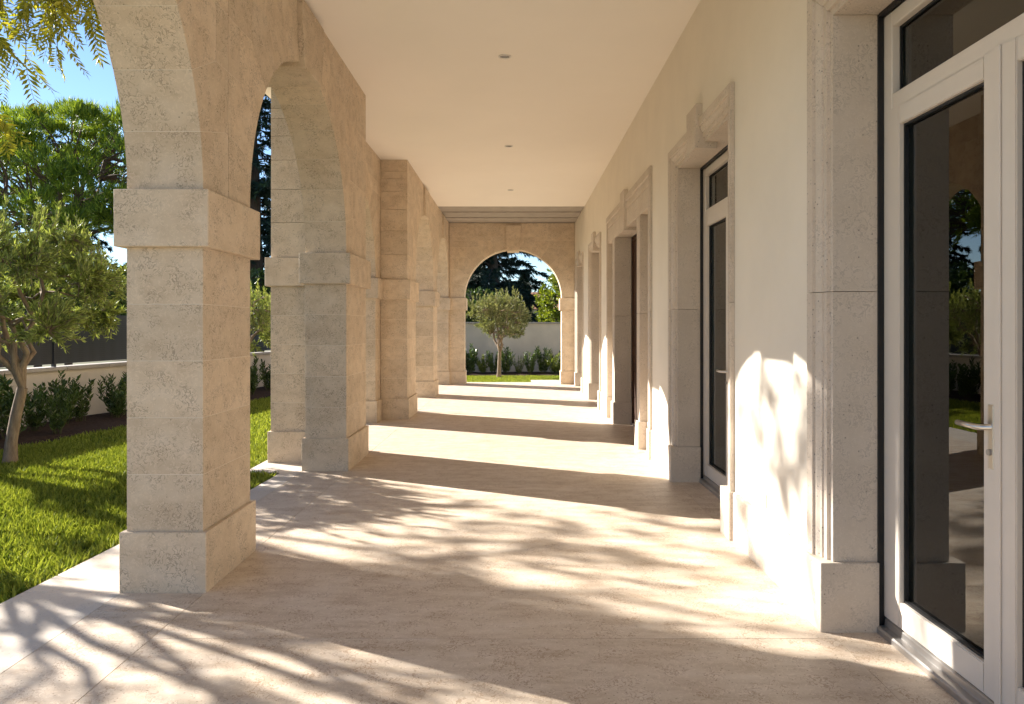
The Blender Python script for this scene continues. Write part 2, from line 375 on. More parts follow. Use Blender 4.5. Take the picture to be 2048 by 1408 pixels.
# ------------------------------------------------------------------ arches
def inset(poly, d):
    c = np.mean(np.array(poly), 0); out = []
    P = [np.array(p) for p in poly]; n = len(P)
    area = sum(P[i][0] * P[(i + 1) % n][1] - P[(i + 1) % n][0] * P[i][1] for i in range(n))
    s = 1 if area > 0 else -1
    for i in range(n):
        a, b, c_ = P[i - 1], P[i], P[(i + 1) % n]
        e1 = (b - a) / (np.linalg.norm(b - a) + 1e-9); e2 = (c_ - b) / (np.linalg.norm(c_ - b) + 1e-9)
        n1 = np.array([-e1[1], e1[0]]) * s; n2 = np.array([-e2[1], e2[0]]) * s
        k = n1 + n2; k = k / max(0.35, float(np.dot(k, k)) / 2) ; k = k if np.dot(k, k) < 6 else k * 0.5
        out.append(tuple(b + k * d))
    return out
def arch(label, loc, rz, r, th, left, right, ztop, key_half, ring, nv, own_right=True, key_proud=0.04, group='stone arches of the arcade', dz=0.0, left_row=True):
    """semicircular arch in the local x-z plane, wall thickness th along local y; the wall reaches from -left to +right"""
    a = empty('stone_arch', loc, rz); tag(a, label, 'arch', group)
    zs = ZS + dz
    th6 = math.acos(key_half / r); Re = r + ring; hy = th / 2; G = 0.0018
    ang = [th6 * k / nv for k in range(nv + 1)]
    P = [(Re * math.cos(t), zs + Re * math.sin(t)) for t in ang]
    meshes = []
    for k in range(nv):
        t0, t1 = ang[k], ang[k + 1]
        poly = [(r * math.cos(t), zs + r * math.sin(t)) for t in np.linspace(t0, t1, 5)]
        poly += [P[k + 1], (P[k][0], P[k + 1][1]), P[k]]
        if k == 0: poly[-1] = (P[0][0], zs)
        poly = inset(poly, G)
        meshes.append(prism('voussoir', poly, -hy, hy, 'stone', 'y', 0.001))
    for k in range(nv):
        link('voussoir', meshes[k], a)
        link('voussoir', meshes[k], a, (0, 0, 0), (0, 0, math.pi))
    ztk = ztop - 0.06
    tk = [math.pi - th6, th6]
    bot = [(r * math.cos(t), zs + r * math.sin(t)) for t in np.linspace(math.pi - th6, th6, 7)]
    kz = zs + r * math.sin(th6)
    key = [(-P[-1][0], ztk), (-P[-1][0], P[-1][1]), (-r * math.cos(th6) + 0.003, kz - 0.035), (r * math.cos(th6) - 0.003, kz - 0.035), (P[-1][0], P[-1][1]), (P[-1][0], ztk)]
    link('keystone', prism('keystone', inset(key, G), -hy - key_proud, hy + key_proud, 'stone', 'y', 0.004), a)
    box(a, 'spandrel_block', -P[-1][0] + G, P[-1][0] - G, -hy, hy, ztk + G, ztop, 'stone', 0.001)
    # spandrel blocks
    for side, ext, own in ((-1, left, left_row), (1, right, own_right)):
        if not own: continue
        for k in range(nv):
            w = ext - P[k][0]
            if w < 0.03: continue
            s0, s1 = sorted((side * (P[k][0] + G), side * (ext - G)))
            box(a, 'spandrel_block', s0, s1, -hy, hy, P[k][1] + G, P[k + 1][1] - G, 'stone', 0.001)
        x0 = P[-1][0]; total = ext - x0; n = max(1, round(total / 0.62))
        for i in range(n):
            s0, s1 = sorted((side * (x0 + total * i / n + G), side * (x0 + total * (i + 1) / n - G)))
            box(a, 'spandrel_block', s0, s1, -hy, hy, P[-1][1] + G, ztop, 'stone', 0.001)
    # mortar body behind the joints
    v = []; f = []
    el, er = (left if left_row else min(left, Re)), (right if own_right else min(right, Re))
    outer = [(er - .005, zs)] + [(min(er - .005, Re * 1.6 * math.cos(t)), ztop - .01) for t in np.linspace(0, math.pi / 2, 13)]
    inner_t = np.linspace(0, math.pi, 121); ri = r + 0.0035
    for t in inner_t:
        ci, si = ri * math.cos(t), zs + ri * math.sin(t)
        # radial ray to the rectangle
        dx_, dz_ = math.cos(t), math.sin(t)
        lim = []
        if dx_ > 1e-6: lim.append((er - .006) / dx_)
        if dx_ < -1e-6: lim.append((el - .006) / -dx_)
        if dz_ > 1e-6: lim.append((ztop - .01 - zs) / dz_)
        q = min(lim)
        for d in (-hy + .0018, hy - .0018): v += [(ci, d, si), (q * dx_, d, zs + q * dz_)]
    for i in range(len(inner_t) - 1):
        b = 4 * i; f += [(b, b + 1, b + 5, b + 4), (b + 2, b + 6, b + 7, b + 3), (b, b + 4, b + 6, b + 2)]
    link('mortar_core', np_mesh('mortar_core', v, f, 'mortar'), a)
    return a
TH = XI - XO; XM = (XI + XO) / 2; ZT = ZC + 0.015
rr = (7.39 - 4.72) / 2
Q = math.pi / 2
arch('near stone arch with long spandrel, springing over the first glass door bay', (XM, (1.34 + 4.01) / 2, 0), Q, rr, TH, rr + 0.71, rr + 0.3525, ZT, 0.253, 0.352, 6)
arch('stone arch with keystone between the slim pier and the deep pier', (XM, 6.055, 0), Q, rr, TH, rr + 0.355, rr + 0.95, ZT, 0.253, 0.352, 6)
arch('stone arch just past the wooden door bay with keystone against the ceiling', (XM, 13.805, 0), Q, rr, TH, rr + 0.95, rr + 0.353, ZT, 0.253, 0.352, 6)
arch('last stone arch of the arcade side under the grey boards', (XM, 17.185, 0), Q, rr, TH, rr + 0.355, rr + 0.53, ZT, 0.253, 0.352, 6)
arch('smaller stone arch of the projecting bay facing the wooden door', (-2.3125, 9.93, 0), Q, 1.17, 0.481, 2.08, 2.08, ZT, 0.20, 0.40, 6, dz=0.002)
arch('stone arch in the end wall framing the far olive tree', (-0.085, (EY0 + EY1) / 2, 0), 0, 1.20, EY1 - EY0, 1.575, 1.522, ZT, 0.15, 0.318, 6, key_proud=0.055, group='end arch')

# ------------------------------------------------------------------ ceiling, roof
ceil = link('ceiling', boxes_mesh('ceiling', [(-2.75, 1.445, 0.5, 15.97, ZC, ZC + 0.42)], 'ceiling'))
tag(ceil, 'smooth cream painted ceiling of the arcade', 'ceiling', kind='structure')
bd = empty('board_ceiling', (0, 17.3, ZC)); tag(bd, 'grey grooved boards ceiling the last bay before the end wall', 'ceiling', kind='structure')
n = 5; w = (19.25 - 15.975) / n
w = (18.62 - 15.975) / 6
for i in range(7):
    box(bd, 'board', -2.7, 1.443, 15.975 + w * i + 0.02 - 17.3, 15.975 + w * (i + 1) - 0.02 - 17.3, 0.004 + 0.022 * (i % 2), 0.09, 'board', 0.006)
link('backing', boxes_mesh('backing', [(-2.75, 1.445, 15.972 - 17.3, 19.35 - 17.3, 0.07, 0.42)], 'board'), bd)

# ------------------------------------------------------------------ house
HX = 1.44
doors = {'d1': (1.80, 3.49), 'd2': (5.16, 6.86), 'd3': (8.92, 10.95), 'd4': (13.0, 14.70), 'd5': (16.39, 18.08)}
house = empty('villa', (HX, 9.0, 0)); tag(house, 'cream rendered villa wall pierced by tall stone framed doors', 'house')
def hl(l): return [(a - HX, b - HX, c - 9.0, d - 9.0, e, f_) for a, b, c, d, e, f_ in l]
A = 0.178; ZO = 2.845
cuts = []
for k, (a, b) in doors.items():
    cuts.append((a - A, b + A, ZO + A) if k != 'd3' else (8.03, 11.84, 3.10))
cuts.sort(); wl = []; yy0 = 0.6
for a, b, t in cuts:
    wl.append((HX, HX + 0.36, yy0, a, -0.1, ZC + 0.01)); wl.append((HX, HX + 0.36, a, b, t, ZC + 0.01)); yy0 = b
wl.append((HX, HX + 0.36, yy0, 19.6, -0.1, ZC + 0.01))
bm = bmesh.new()
for x0, x1, y0, y1, z0, z1 in hl(wl):
    r_ = bmesh.ops.create_cube(bm, size=1.0)
    for v_ in r_['verts']: v_.co = ((x0 + x1) / 2 + v_.co.x * (x1 - x0), (y0 + y1) / 2 + v_.co.y * (y1 - y0), (z0 + z1) / 2 + v_.co.z * (z1 - z0))
bmesh.ops.remove_doubles(bm, verts=bm.verts[:], dist=1e-4)
me = bpy.data.meshes.new('front_wall'); bm.to_mesh(me); bm.free(); me.materials.append(M['stucco'])
link('front_wall', me, house)
# skirting stones between the door plinths
sk = []; yy0 = 0.6
for a, b, t in cuts: sk.append((yy0, a - 0.022)); yy0 = b + 0.022
sk.append((yy0, 18.6))
for a, b in sk:
    n = max(1, round((b - a) / 1.4))
    for i in range(n):
        ya, yb = a + (b - a) * i / n + 0.001, a + (b - a) * (i + 1) / n - 0.001
        pf = [(1.4425, -0.02), (1.419, -0.02), (1.419, 0.306), (1.423, 0.312), (1.432, 0.3165), (1.4425, 0.3165)]
        link('skirting_stone', prism('skirting', [(x - HX, z) for x, z in pf], ya - 9, yb - 9, 'trim', 'y'), house)
link('room_floor', boxes_mesh('room_floor', hl([(HX + 0.24, 7.0, 0.7, 19.5, -0.1, 0.02)]), 'room_floor'), house)
link('room_back_wall', boxes_mesh('room_back_wall', hl([(7.0, 7.2, 0.6, 19.6, -0.1, ZC)]), 'room'), house)
link('room_ceiling', boxes_mesh('room_ceiling', hl([(HX + 0.361, 7.0, 0.7, 19.5, 3.2, 3.4)]), 'room'), house)
for yp in (0.68, 4.3, 7.4, 12.3, 15.6, 19.5):
    link('partition', boxes_mesh('partition', hl([(HX + 0.362, 6.99, yp - 0.07, yp + 0.07, -0.05, 3.19)]), 'room'), house)
link('unseen_roof_slab', boxes_mesh('unseen_roof_slab', hl([(HX + 0.006, 7.4, 0.5, 19.7, ZC + 0.02, ZC + 0.5)]), 'house_paint'), house)  # out of view, added over the rooms to block light from above
link('parapet', boxes_mesh('parapet', hl([(-2.85, HX + 0.003, 0.45, 19.5, ZC + 0.425, ZC + 0.6)]), 'house_paint'), house)

# ------------------------------------------------------------------ door surrounds and doors
PROF = [(0, 1.668), (0, 1.463), (0.030, 1.463), (0.031, 1.447), (0.066, 1.447), (0.068, 1.439), (0.080, 1.436), (0.098, 1.426), (0.112, 1.424), (0.114, 1.412), (0.176, 1.410), (0.176, 1.668)]
def surround(d, y0, y1):
    """moulded stone frame swept round the opening; mitred at the head"""
    g_ = 0.0015
    def strip(name, fa, fb):
        v = []; n = len(PROF)
        for a, x in PROF: v.append((x - HX,) + fa(a))
        for a, x in PROF: v.append((x - HX,) + fb(a))
        f = [(i, (i + 1) % n, n + (i + 1) % n, n + i) for i in range(n)]
        bm = bmesh.new(); vv = [bm.verts.new(q) for q in v]
        for q in f: bm.faces.new([vv[i] for i in q])
        bm.faces.new(vv[:n]); bm.faces.new(vv[n:][::-1])
        bmesh.ops.recalc_face_normals(bm, faces=bm.faces[:])
        me = bpy.data.meshes.new(name); bm.to_mesh(me); bm.free(); me.materials.append(M['trim']); link(name, me, d)
    for s, ye in ((-1, y0), (1, y1)):
        strip('jamb_stone', lambda a: (ye + s * a, 0.3175), lambda a: (ye + s * a, 1.566 - g_))
        strip('jamb_stone', lambda a: (ye + s * a, 1.566 + g_), lambda a: (ye + s * a, ZO + a - g_))
        ya, yb = sorted((ye - s * 0.022, ye + s * 0.2))
        box(d, 'plinth', 1.397 - HX, 1.668 - HX, ya, yb, -0.02, 0.3170, 'trim', 0.003)
    ym = (y0 + y1) / 2
    strip('lintel_stone', lambda a: (y0 - a + g_, ZO + a), lambda a: (y1 + a - g_, ZO + a))
    kp = [(ym - 0.135, ZO - 0.05), (ym + 0.135, ZO - 0.05), (ym + 0.165, ZO + 0.29), (ym - 0.165, ZO + 0.29)]
    link('keystone', prism('keystone', kp, 1.388 - HX, 1.56 - HX, 'trim', 'x', 0.003), d)
def frame_box(d, name, x0, x1, y0, y1, z0, z1, mat='white', bev=0.004): return box(d, name, x0 - HX, x1 - HX, y0, y1, z0, z1, mat, bev)
def lever(leaf, yh, side):
    """lever handle on a long plate; the lever points along side"""
    frame_box(leaf, 'handle_plate', 1.688, 1.697, yh - 0.016, yh + 0.016, 0.895, 1.125, 'steel', 0.004)
    pts = [(1.69, yh, 1.045), (1.655, yh, 1.045), (1.645, yh + side * 0.012, 1.045), (1.642, yh + side * 0.06, 1.046), (1.644, yh + side * 0.125, 1.047)]
    v, f = tube([np.array((x - HX, y_, z)) for x, y_, z in pts], [0.011, 0.011, 0.011, 0.0105, 0.010], 10, cap=True)
    link('handle', np_mesh('handle', v, f, 'steel', True), leaf)
    v, f = tube([np.array((1.69 - HX, yh, 0.955)), np.array((1.679 - HX, yh, 0.955))], [0.012, 0.011], 12, cap=True)
    link('lock_cylinder', np_mesh('lock', v, f, 'alu', False), leaf)
def tube(pts, rad, sides=7, cap=False):
    pts = [np.asarray(p, float) for p in pts]; v = []; f = []; n = len(pts)
    up = np.array((0.31, 0.2, 0.93))
    for i, p in enumerate(pts):
        t = pts[min(i + 1, n - 1)] - pts[max(i - 1, 0)]; t = t / (np.linalg.norm(t) + 1e-9)
        a = np.cross(t, up); la = np.linalg.norm(a)
        if la < 0.05: a = np.cross(t, (1, 0, 0)); la = np.linalg.norm(a)
        a /= la; b = np.cross(t, a)
        for k in range(sides):
            q = 2 * math.pi * k / sides
            v.append(p + rad[i] * (math.cos(q) * a + math.sin(q) * b))
    for i in range(n - 1):
        for k in range(sides):
            k2 = (k + 1) % sides
            f.append((i * sides + k, i * sides + k2, (i + 1) * sides + k2, (i + 1) * sides + k))
    if cap:
        for e, base in ((pts[0], 0), (pts[-1], (n - 1) * sides)):
            c = len(v); v.append(e)
            for k in range(sides): f.append((c, base + k, base + (k + 1) % sides, c))
        f = [q for q in f]
    return np.array(v), np.array(f)
def french_door(y0, y1, label, group='white French doors'):
    ym = (y0 + y1) / 2
    d = empty('french_door', (HX, ym, 0)); tag(d, label, 'door', group)
    a, b = y0 - ym, y1 - ym
    surround(d, a, b)
    # black shutter guides
    frame_box(d, 'shutter_guide', 1.669, 1.694, a - 0.004, a + 0.010, 0.0, ZO - 0.001, 'black', 0.001)
    frame_box(d, 'shutter_guide', 1.669, 1.694, b - 0.010, b + 0.004, 0.0, ZO - 0.001, 'black', 0.001)
    frame_box(d, 'shutter_slot', 1.669, 1.694, a + 0.011, b - 0.011, ZO - 0.014, ZO + 0.02, 'black', 0.001)
    # sill
    pf = [(1.655, -0.01), (1.655, 0.022), (1.662, 0.030), (1.690, 0.034), (1.692, 0.062), (1.700, 0.068), (1.78, 0.068), (1.78, -0.01)]
    link('threshold', prism('threshold', [(x - HX, z) for x, z in pf], a + 0.022, b - 0.022, 'alu', 'y', 0.001), d)
    # fixed frame
    fa, fb = a + 0.004, b - 0.004
    frame_box(d, 'frame_post', 1.6955, 1.80, fa, fa + 0.075, 0.069, ZO - 0.015)
    frame_box(d, 'frame_post', 1.6955, 1.80, fb - 0.075, fb, 0.069, ZO - 0.015)
    frame_box(d, 'frame_head', 1.696, 1.80, fa + 0.076, fb - 0.076, ZO - 0.085, ZO - 0.016)
    frame_box(d, 'transom', 1.6965, 1.80, fa + 0.076, fb - 0.076, 2.375, 2.455)
    # top light
    tl = frame_box(d, 'top_light', 1.741, 1.747, fa + 0.077, fb - 0.077, 2.456, ZO - 0.086, 'glass', 0)
    tl_g = [(1.730, 1.740, fa + 0.077, fb - 0.077, 2.456, 2.466), (1.730, 1.740, fa + 0.077, fb - 0.077, ZO - 0.096, ZO - 0.086),
            (1.730, 1.740, fa + 0.077, fa + 0.087, 2.466, ZO - 0.096), (1.730, 1.740, fb - 0.087, fb - 0.077, 2.466, ZO - 0.096)]
    link('gasket', boxes_mesh('gasket', [(p - HX, q, r_, s_, t_, u_) if 0 else (p - HX, q - HX, r_, s_, t_, u_) for p, q, r_, s_, t_, u_ in tl_g], 'black'), d)
    # leaves
    la, lb = fa + 0.06, fb - 0.06; z0, z1 = 0.072, 2.385
    for s, (p, q) in enumerate(((la, -0.002), (0.002, lb))):
        st = 0.088
        xs = 1.690 + 0.001 * s
        bl = [(xs, 1.775, p, p + st, z0, z1), (xs, 1.775, q - st, q, z0, z1), (1.6925, 1.773, p + st, q - st, z0, z0 + 0.112), (1.6925, 1.773, p + st, q - st, z1 - 0.085, z1 - 0.001)]
        leaf = link('leaf', boxes_mesh('leaf', [(u - HX, v_ - HX, c, e, z_, w_) for u, v_, c, e, z_, w_ in bl], 'white', 0.004), d)
        ga, gb, gz0, gz1 = p + st, q - st, z0 + 0.112, z1 - 0.085
        frame_box(leaf, 'pane', 1.731, 1.737, ga, gb, gz0, gz1, 'glass', 0)
        k = 0.010
        gl = [(1.712, 1.730, ga, gb, gz0, gz0 + k), (1.712, 1.730, ga, gb, gz1 - k, gz1), (1.712, 1.730, ga, ga + k, gz0 + k, gz1 - k), (1.712, 1.730, gb - k, gb, gz0 + k, gz1 - k)]
        link('gasket', boxes_mesh('gasket', [(u - HX, v_ - HX, c, e, z_, w_) for u, v_, c, e, z_, w_ in gl], 'black'), leaf)
        if s == 1: lever(leaf, p + st / 2, 1)
    frame_box(d, 'cover_strip', 1.682, 1.6895, -0.016, 0.016, z0, z1, 'white', 0.002)
    return d
french_door(*doors['d1'], 'white glazed French door with steel lever handle and dark gasket, nearest the terrace corner')
french_door(*doors['d2'], 'white glazed French door between the wall socket and the wooden entrance door')
french_door(*doors['d4'], 'white glazed French door next past the wooden entrance door')
french_door(*doors['d5'], 'white glazed French door beside the end wall under the grey boards')

# wooden entrance door with wide stone surround and side niches
y0, y1 = doors['d3']; ym = (y0 + y1) / 2
d = empty('entrance_door', (HX, ym, 0)); tag(d, 'dark brown wooden entrance door in a wide stone surround with side niches', 'door')
a, b = y0 - ym, y1 - ym
for s in (-1, 1):
    ye = s * (b)
    def sb(name, o0, o1, x0, x1, z0, z1, bev=0.003):
        ya, yb = sorted((ye + s * o0, ye + s * o1)); return frame_box(d, name, x0, x1, ya, yb, z0, z1, 'trim', bev)
    sb('plinth', -0.022, 0.245, 1.397, 1.668, -0.02, 0.317)
    sb('jamb_stone', 0.0, 0.22, 1.42, 1.668, 0.3175, 1.5645); sb('jamb_stone', 0.0, 0.22, 1.42, 1.668, 1.5675, 2.70)
    sb('niche_panel', 0.221, 0.82, 1.545, 1.668, 0.0, 2.70)
    sb('niche_plinth', 0.246, 0.79, 1.50, 1.544, -0.02, 0.316)
    sb('plinth', 0.79, 0.935, 1.40, 1.60, -0.02, 0.3172)
    sb('jamb_stone', 0.81, 0.915, 1.41, 1.60, 0.3177, 1.5645); sb('jamb_stone', 0.81, 0.915, 1.41, 1.60, 1.5675, 3.02)
frame_box(d, 'lintel_stone', 1.425, 1.668, a - 0.808, b + 0.808, 2.703, 2.93, 'trim')
frame_box(d, 'lintel_stone', 1.418, 1.60, a - 0.808, b + 0.808, 2.932, 3.02, 'trim')
frame_box(d, 'cornice', 1.405, 1.60, a - 0.917, b + 0.917, 3.022, 3.12, 'trim', 0.012)
kp = [(-0.15, 2.66), (0.15, 2.66), (0.185, 3.19), (-0.185, 3.19)]
link('keystone', prism('keystone', kp, 1.385 - HX, 1.58 - HX, 'trim', 'x', 0.003), d)
frame_box(d, 'frame_post', 1.675, 1.76, a, a + 0.06, 0.0, 2.70, 'wood'); frame_box(d, 'frame_post', 1.675, 1.76, b - 0.06, b, 0.0, 2.70, 'wood')
frame_box(d, 'frame_head', 1.676, 1.76, a + 0.061, b - 0.061, 2.64, 2.702, 'wood')
for s in (-1, 1):
    p, q = sorted((s * 0.003, s * (b - 0.062)))
    leaf = link('leaf', boxes_mesh('leaf', [(1.70 - HX, 1.745 - HX, p + 0.004, q - 0.004, 0.02, 2.634)], 'wood'), d)
    nb = 7; z0 = 0.02; hh = (2.635 - z0) / nb
    for i in range(nb): frame_box(leaf, 'plank', 1.69, 1.75, p, q, z0 + hh * i + 0.003, z0 + hh * (i + 1) - 0.003, 'wood', 0.006)
    if s == 1:
        v, f = tube([np.array((1.64 - HX, p + 0.07, 0.75)), np.array((1.64 - HX, p + 0.07, 1.35))], [0.014, 0.014], 10, cap=True)
        h_ = link('pull_handle', np_mesh('pull', v, f, 'steel', True), leaf)
        for z in (0.82, 1.28): frame_box(leaf, 'handle_mount', 1.64, 1.691, p + 0.062, p + 0.078, z - 0.008, z + 0.008, 'steel', 0.002)
frame_box(d, 'threshold', 1.66, 1.80, a, b, -0.01, 0.018, 'alu')

# wall socket
s = empty('wall_socket', (HX, 4.375, 0.40)); tag(s, 'small white socket plate low on the cream wall between two French doors', 'socket')
box(s, 'plate', -0.009, 0.0005, -0.04, 0.04, -0.042, 0.042, 'plastic', 0.003)
box(s, 'cover', -0.014, -0.0095, -0.028, 0.028, -0.03, 0.03, 'plastic', 0.003)

# downlights
for i, yl in enumerate((3.65, 7.13, 10.65, 14.05)):
    t = empty('ceiling_light', (-0.11, yl, ZC)); tag(t, 'small round recessed downlight in the cream ceiling', 'light', 'recessed downlights along the ceiling')
    if 'ring' not in _cache:
        n = 28; v = []; f = []
        prof = [(0.062, 0.001), (0.062, -0.005), (0.058, -0.008), (0.047, -0.006), (0.043, 0.004)]
        for k in range(n):
            q = 2 * math.pi * k / n
            for r_, z in prof: v.append((r_ * math.cos(q), r_ * math.sin(q), z))
        m_ = len(prof)
        for k in range(n):
            for j in range(m_ - 1): f.append((k * m_ + j, ((k + 1) % n) * m_ + j, ((k + 1) % n) * m_ + j + 1, k * m_ + j + 1))
        _cache['ring'] = np_mesh('ring', v, f, 'steel', True)
        v = [(0, 0, -0.002)] + [(0.045 * math.cos(2 * math.pi * k / n), 0.045 * math.sin(2 * math.pi * k / n), -0.001) for k in range(n)]
        _cache['lens'] = np_mesh('lens', v, [(0, 1 + k, 1 + (k + 1) % n) for k in range(n)], 'lens')
    link('ring', _cache['ring'], t); link('lens', _cache['lens'], t)

# ------------------------------------------------------------------ garden walls and fence
gw = empty('garden_wall', (wall_x(10.0), 10.0, 0)); tag(gw, 'low cream garden wall with stone coping along the side of the lawn', 'wall')
gw.rotation_euler.z = -math.atan(0.13)
L0, L1 = -16.0, 13.85
link('wall_body', boxes_mesh('wall_body', [(-0.22, 0, L0, L1, -0.1, 0.745)], 'garden_wall'), gw)
q = L0
while q < L1 - 0.05:
    e = min(q + 0.98, L1)
    box(gw, 'coping_stone', -0.26, 0.045, q + 0.003, e - 0.003, 0.7455, 0.80, 'coping', 0.006); q = e
fence = empty('fence', (wall_x(10.0), 10.0, 0.8)); fence.rotation_euler.z = gw.rotation_euler.z
tag(fence, 'dark grey metal panel fence standing on the low garden wall', 'fence')
q = L0
while q < L1 - 0.3:
    e = q + 1.95
    box(fence, 'post', -0.135, -0.085, q - 0.025, q + 0.025, 0.0005, 0.83, 'fence', 0.003)
    box(fence, 'panel', -0.115, -0.105, q + 0.027, min(e, L1) - 0.027, 0.04, 0.81, 'fence', 0.002); q = e
ew = empty('garden_wall', (0, 23.75, 0)); tag(ew, 'tall plain cream garden wall closing the view beyond the end arch', 'wall')
link('wall_body', boxes_mesh('wall_body', [(-5.42, 14, 0, 0.22, -0.1, 1.52)], 'garden_wall'), ew)
q = -5.42
while q < 13.9:
    box(ew, 'coping_stone', q + 0.003, q + 0.977, -0.045, 0.265, 1.5205, 1.57, 'coping', 0.006); q += 0.98

# ------------------------------------------------------------------ plants
def unit(a): return a / (np.linalg.norm(a, axis=-1, keepdims=True) + 1e-9)
def leaves(P, D, Lh, W, rng, bend=0.15):
    """lance-shaped leaves: two triangles each"""
    n = len(P); D = unit(D); rv = unit(rng.normal(size=(n, 3))); S = unit(np.cross(D, rv)); Nn = np.cross(D, S)
    Lh = np.asarray(Lh)[:, None]; W = np.asarray(W)[:, None]
    v = np.stack([P, P + .45 * Lh * D + W / 2 * S + bend * .3 * Lh * Nn, P + .45 * Lh * D - W / 2 * S + bend * .3 * Lh * Nn, P + Lh * D - bend * .4 * Lh * Nn], 1).reshape(-1, 3)
    b = np.arange(n)[:, None] * 4
    f = np.concatenate([b + [0, 1, 3], b + [0, 3, 2]], 0)
    return v, f
def needles(P, D, Lh, W, rng):
    n = len(P); D = unit(D); S = unit(np.cross(D, rng.normal(size=(n, 3))))
    Lh = np.asarray(Lh)[:, None]; W = np.asarray(W)[:, None]
    v = np.stack([P - W / 2 * S, P + W / 2 * S, P + Lh * D], 1).reshape(-1, 3)
    return v, np.arange(3 * n).reshape(-1, 3)
def curve(p0, p1, rng, n=6, wob=0.06, sag=0.0):
    p0, p1 = np.asarray(p0, float), np.asarray(p1, float); d = np.linalg.norm(p1 - p0); t = np.linspace(0, 1, n)[:, None]
    off = rng.normal(size=(n, 3)) * wob * d * np.sin(np.pi * t)
    p = p0 + (p1 - p0) * t + off; p[:, 2] += sag * d * (4 * t[:, 0] * (1 - t[:, 0])); return p
class Tubes:
    def __init__(s): s.v = []; s.f = []; s.n = 0
    def add(s, pts, rad, sides=6):
        v, f = tube(list(pts), rad, sides); s.v.append(v); s.f.append(f + s.n); s.n += len(v)
    def mesh(s, name, mat): return np_mesh(name, np.concatenate(s.v), np.concatenate(s.f), mat, True)
def ell(rng, n, c, rad, lo, hi, zmin=-1):
    """points between the scaled ellipsoids lo and hi"""
    out = []
    while len(out) < n:
        d = rng.normal(size=3); d /= np.linalg.norm(d)
        if d[2] < zmin: continue
        out.append(np.asarray(c) + d * np.asarray(rad) * rng.uniform(lo ** 2, hi ** 2) ** 0.5)
    return np.array(out)
def skeleton(rng, trunk, r_base, r_fork, c, rad, n1, n2, n3, zmin=-0.7, lump=0.0, tw=0.005, r2=0.4, hi3=1.0):
    """trunk polyline, limbs, branches and twigs grown towards points in the crown; returns tubes and twigs"""
    T = Tubes(); trunk = np.asarray(trunk, float); k = len(trunk)
    T.add(trunk, [r_base * (1.35 if i == 0 else 1) + (r_fork - r_base) * i / (k - 1) for i in range(k)], 10)
    fork = trunk[-1]; nodes = []; nr = []
    e1 = ell(rng, n1, c, rad, 0.35, 0.6, -0.2)
    for e in e1:
        p = curve(fork, e, rng, 7, 0.05, 0.04); r = np.linspace(r_fork * 0.75, r_fork * 0.32, 7); T.add(p, r, 7)
        nodes += list(p[2:]); nr += list(r[2:])
    e2 = ell(rng, n2, c, rad, 0.6, 0.9, zmin); n_a, r_a = np.array(nodes), np.array(nr); m2 = []; mr = []
    for e in e2:
        i = np.argmin(np.linalg.norm(n_a - e, axis=1) + 0.25 * np.abs(n_a[:, 2] - e[2]))
        p = curve(n_a[i], e, rng, 6, 0.07, 0.03); r = np.linspace(r_a[i] * 0.6, r_a[i] * 0.25 + 0.002, 6); T.add(p, r, 5)
        m2 += list(p[1:]); mr += list(r[1:])
    m_a = np.array(m2); r_b = np.array(mr); tw_l = []
    dirs = unit(rng.normal(size=(14, 3)))
    for e in ell(rng, n3, c, rad, 0.55, hi3, zmin):
        if lump:
            d = unit(e - np.asarray(c)); k_ = np.max(dirs @ d); e = np.asarray(c) + (e - np.asarray(c)) * (1 - lump * (1 - k_) * 2)
        i = np.argmin(np.linalg.norm(m_a - e, axis=1)); s_ = m_a[i]
        if np.linalg.norm(e - s_) > r2: e = s_ + unit(e - s_) * r2 * rng.uniform(0.7, 1.1)
        p = curve(s_, e, rng, 4, 0.08, 0.05); T.add(p, np.linspace(min(r_b[i], tw * 1.6), tw * 0.5, 4), 3); tw_l.append(p)
    return T, tw_l
def twig_leaves(rng, tw, per, lmin, lmax, aspect, spread=0.9, up=0.25):
    P = []; D = []
    for p in tw:
        t = rng.uniform(0.15, 1.0, per) * (len(p) - 1); i = np.minimum(t.astype(int), len(p) - 2); fr = (t - i)[:, None]
        a = p[i] * (1 - fr) + p[i + 1] * fr; d = unit(p[i + 1] - p[i])
        dd = d + spread * unit(rng.normal(size=(per, 3))) + np.array((0, 0, up)); P.append(a); D.append(dd)
    P = np.concatenate(P); D = np.concatenate(D); Lh = rng.uniform(lmin, lmax, len(P))
    return leaves(P, D, Lh, Lh * aspect, rng)
def tree(name, label, loc, T, lv, lf, bark, leafm, cat='tree', group=None):
    o = empty(name, loc); tag(o, label, cat, group)
    link('trunk', T.mesh('trunk', bark), o); link('crown', np_mesh('crown', lv, lf, leafm), o); return o

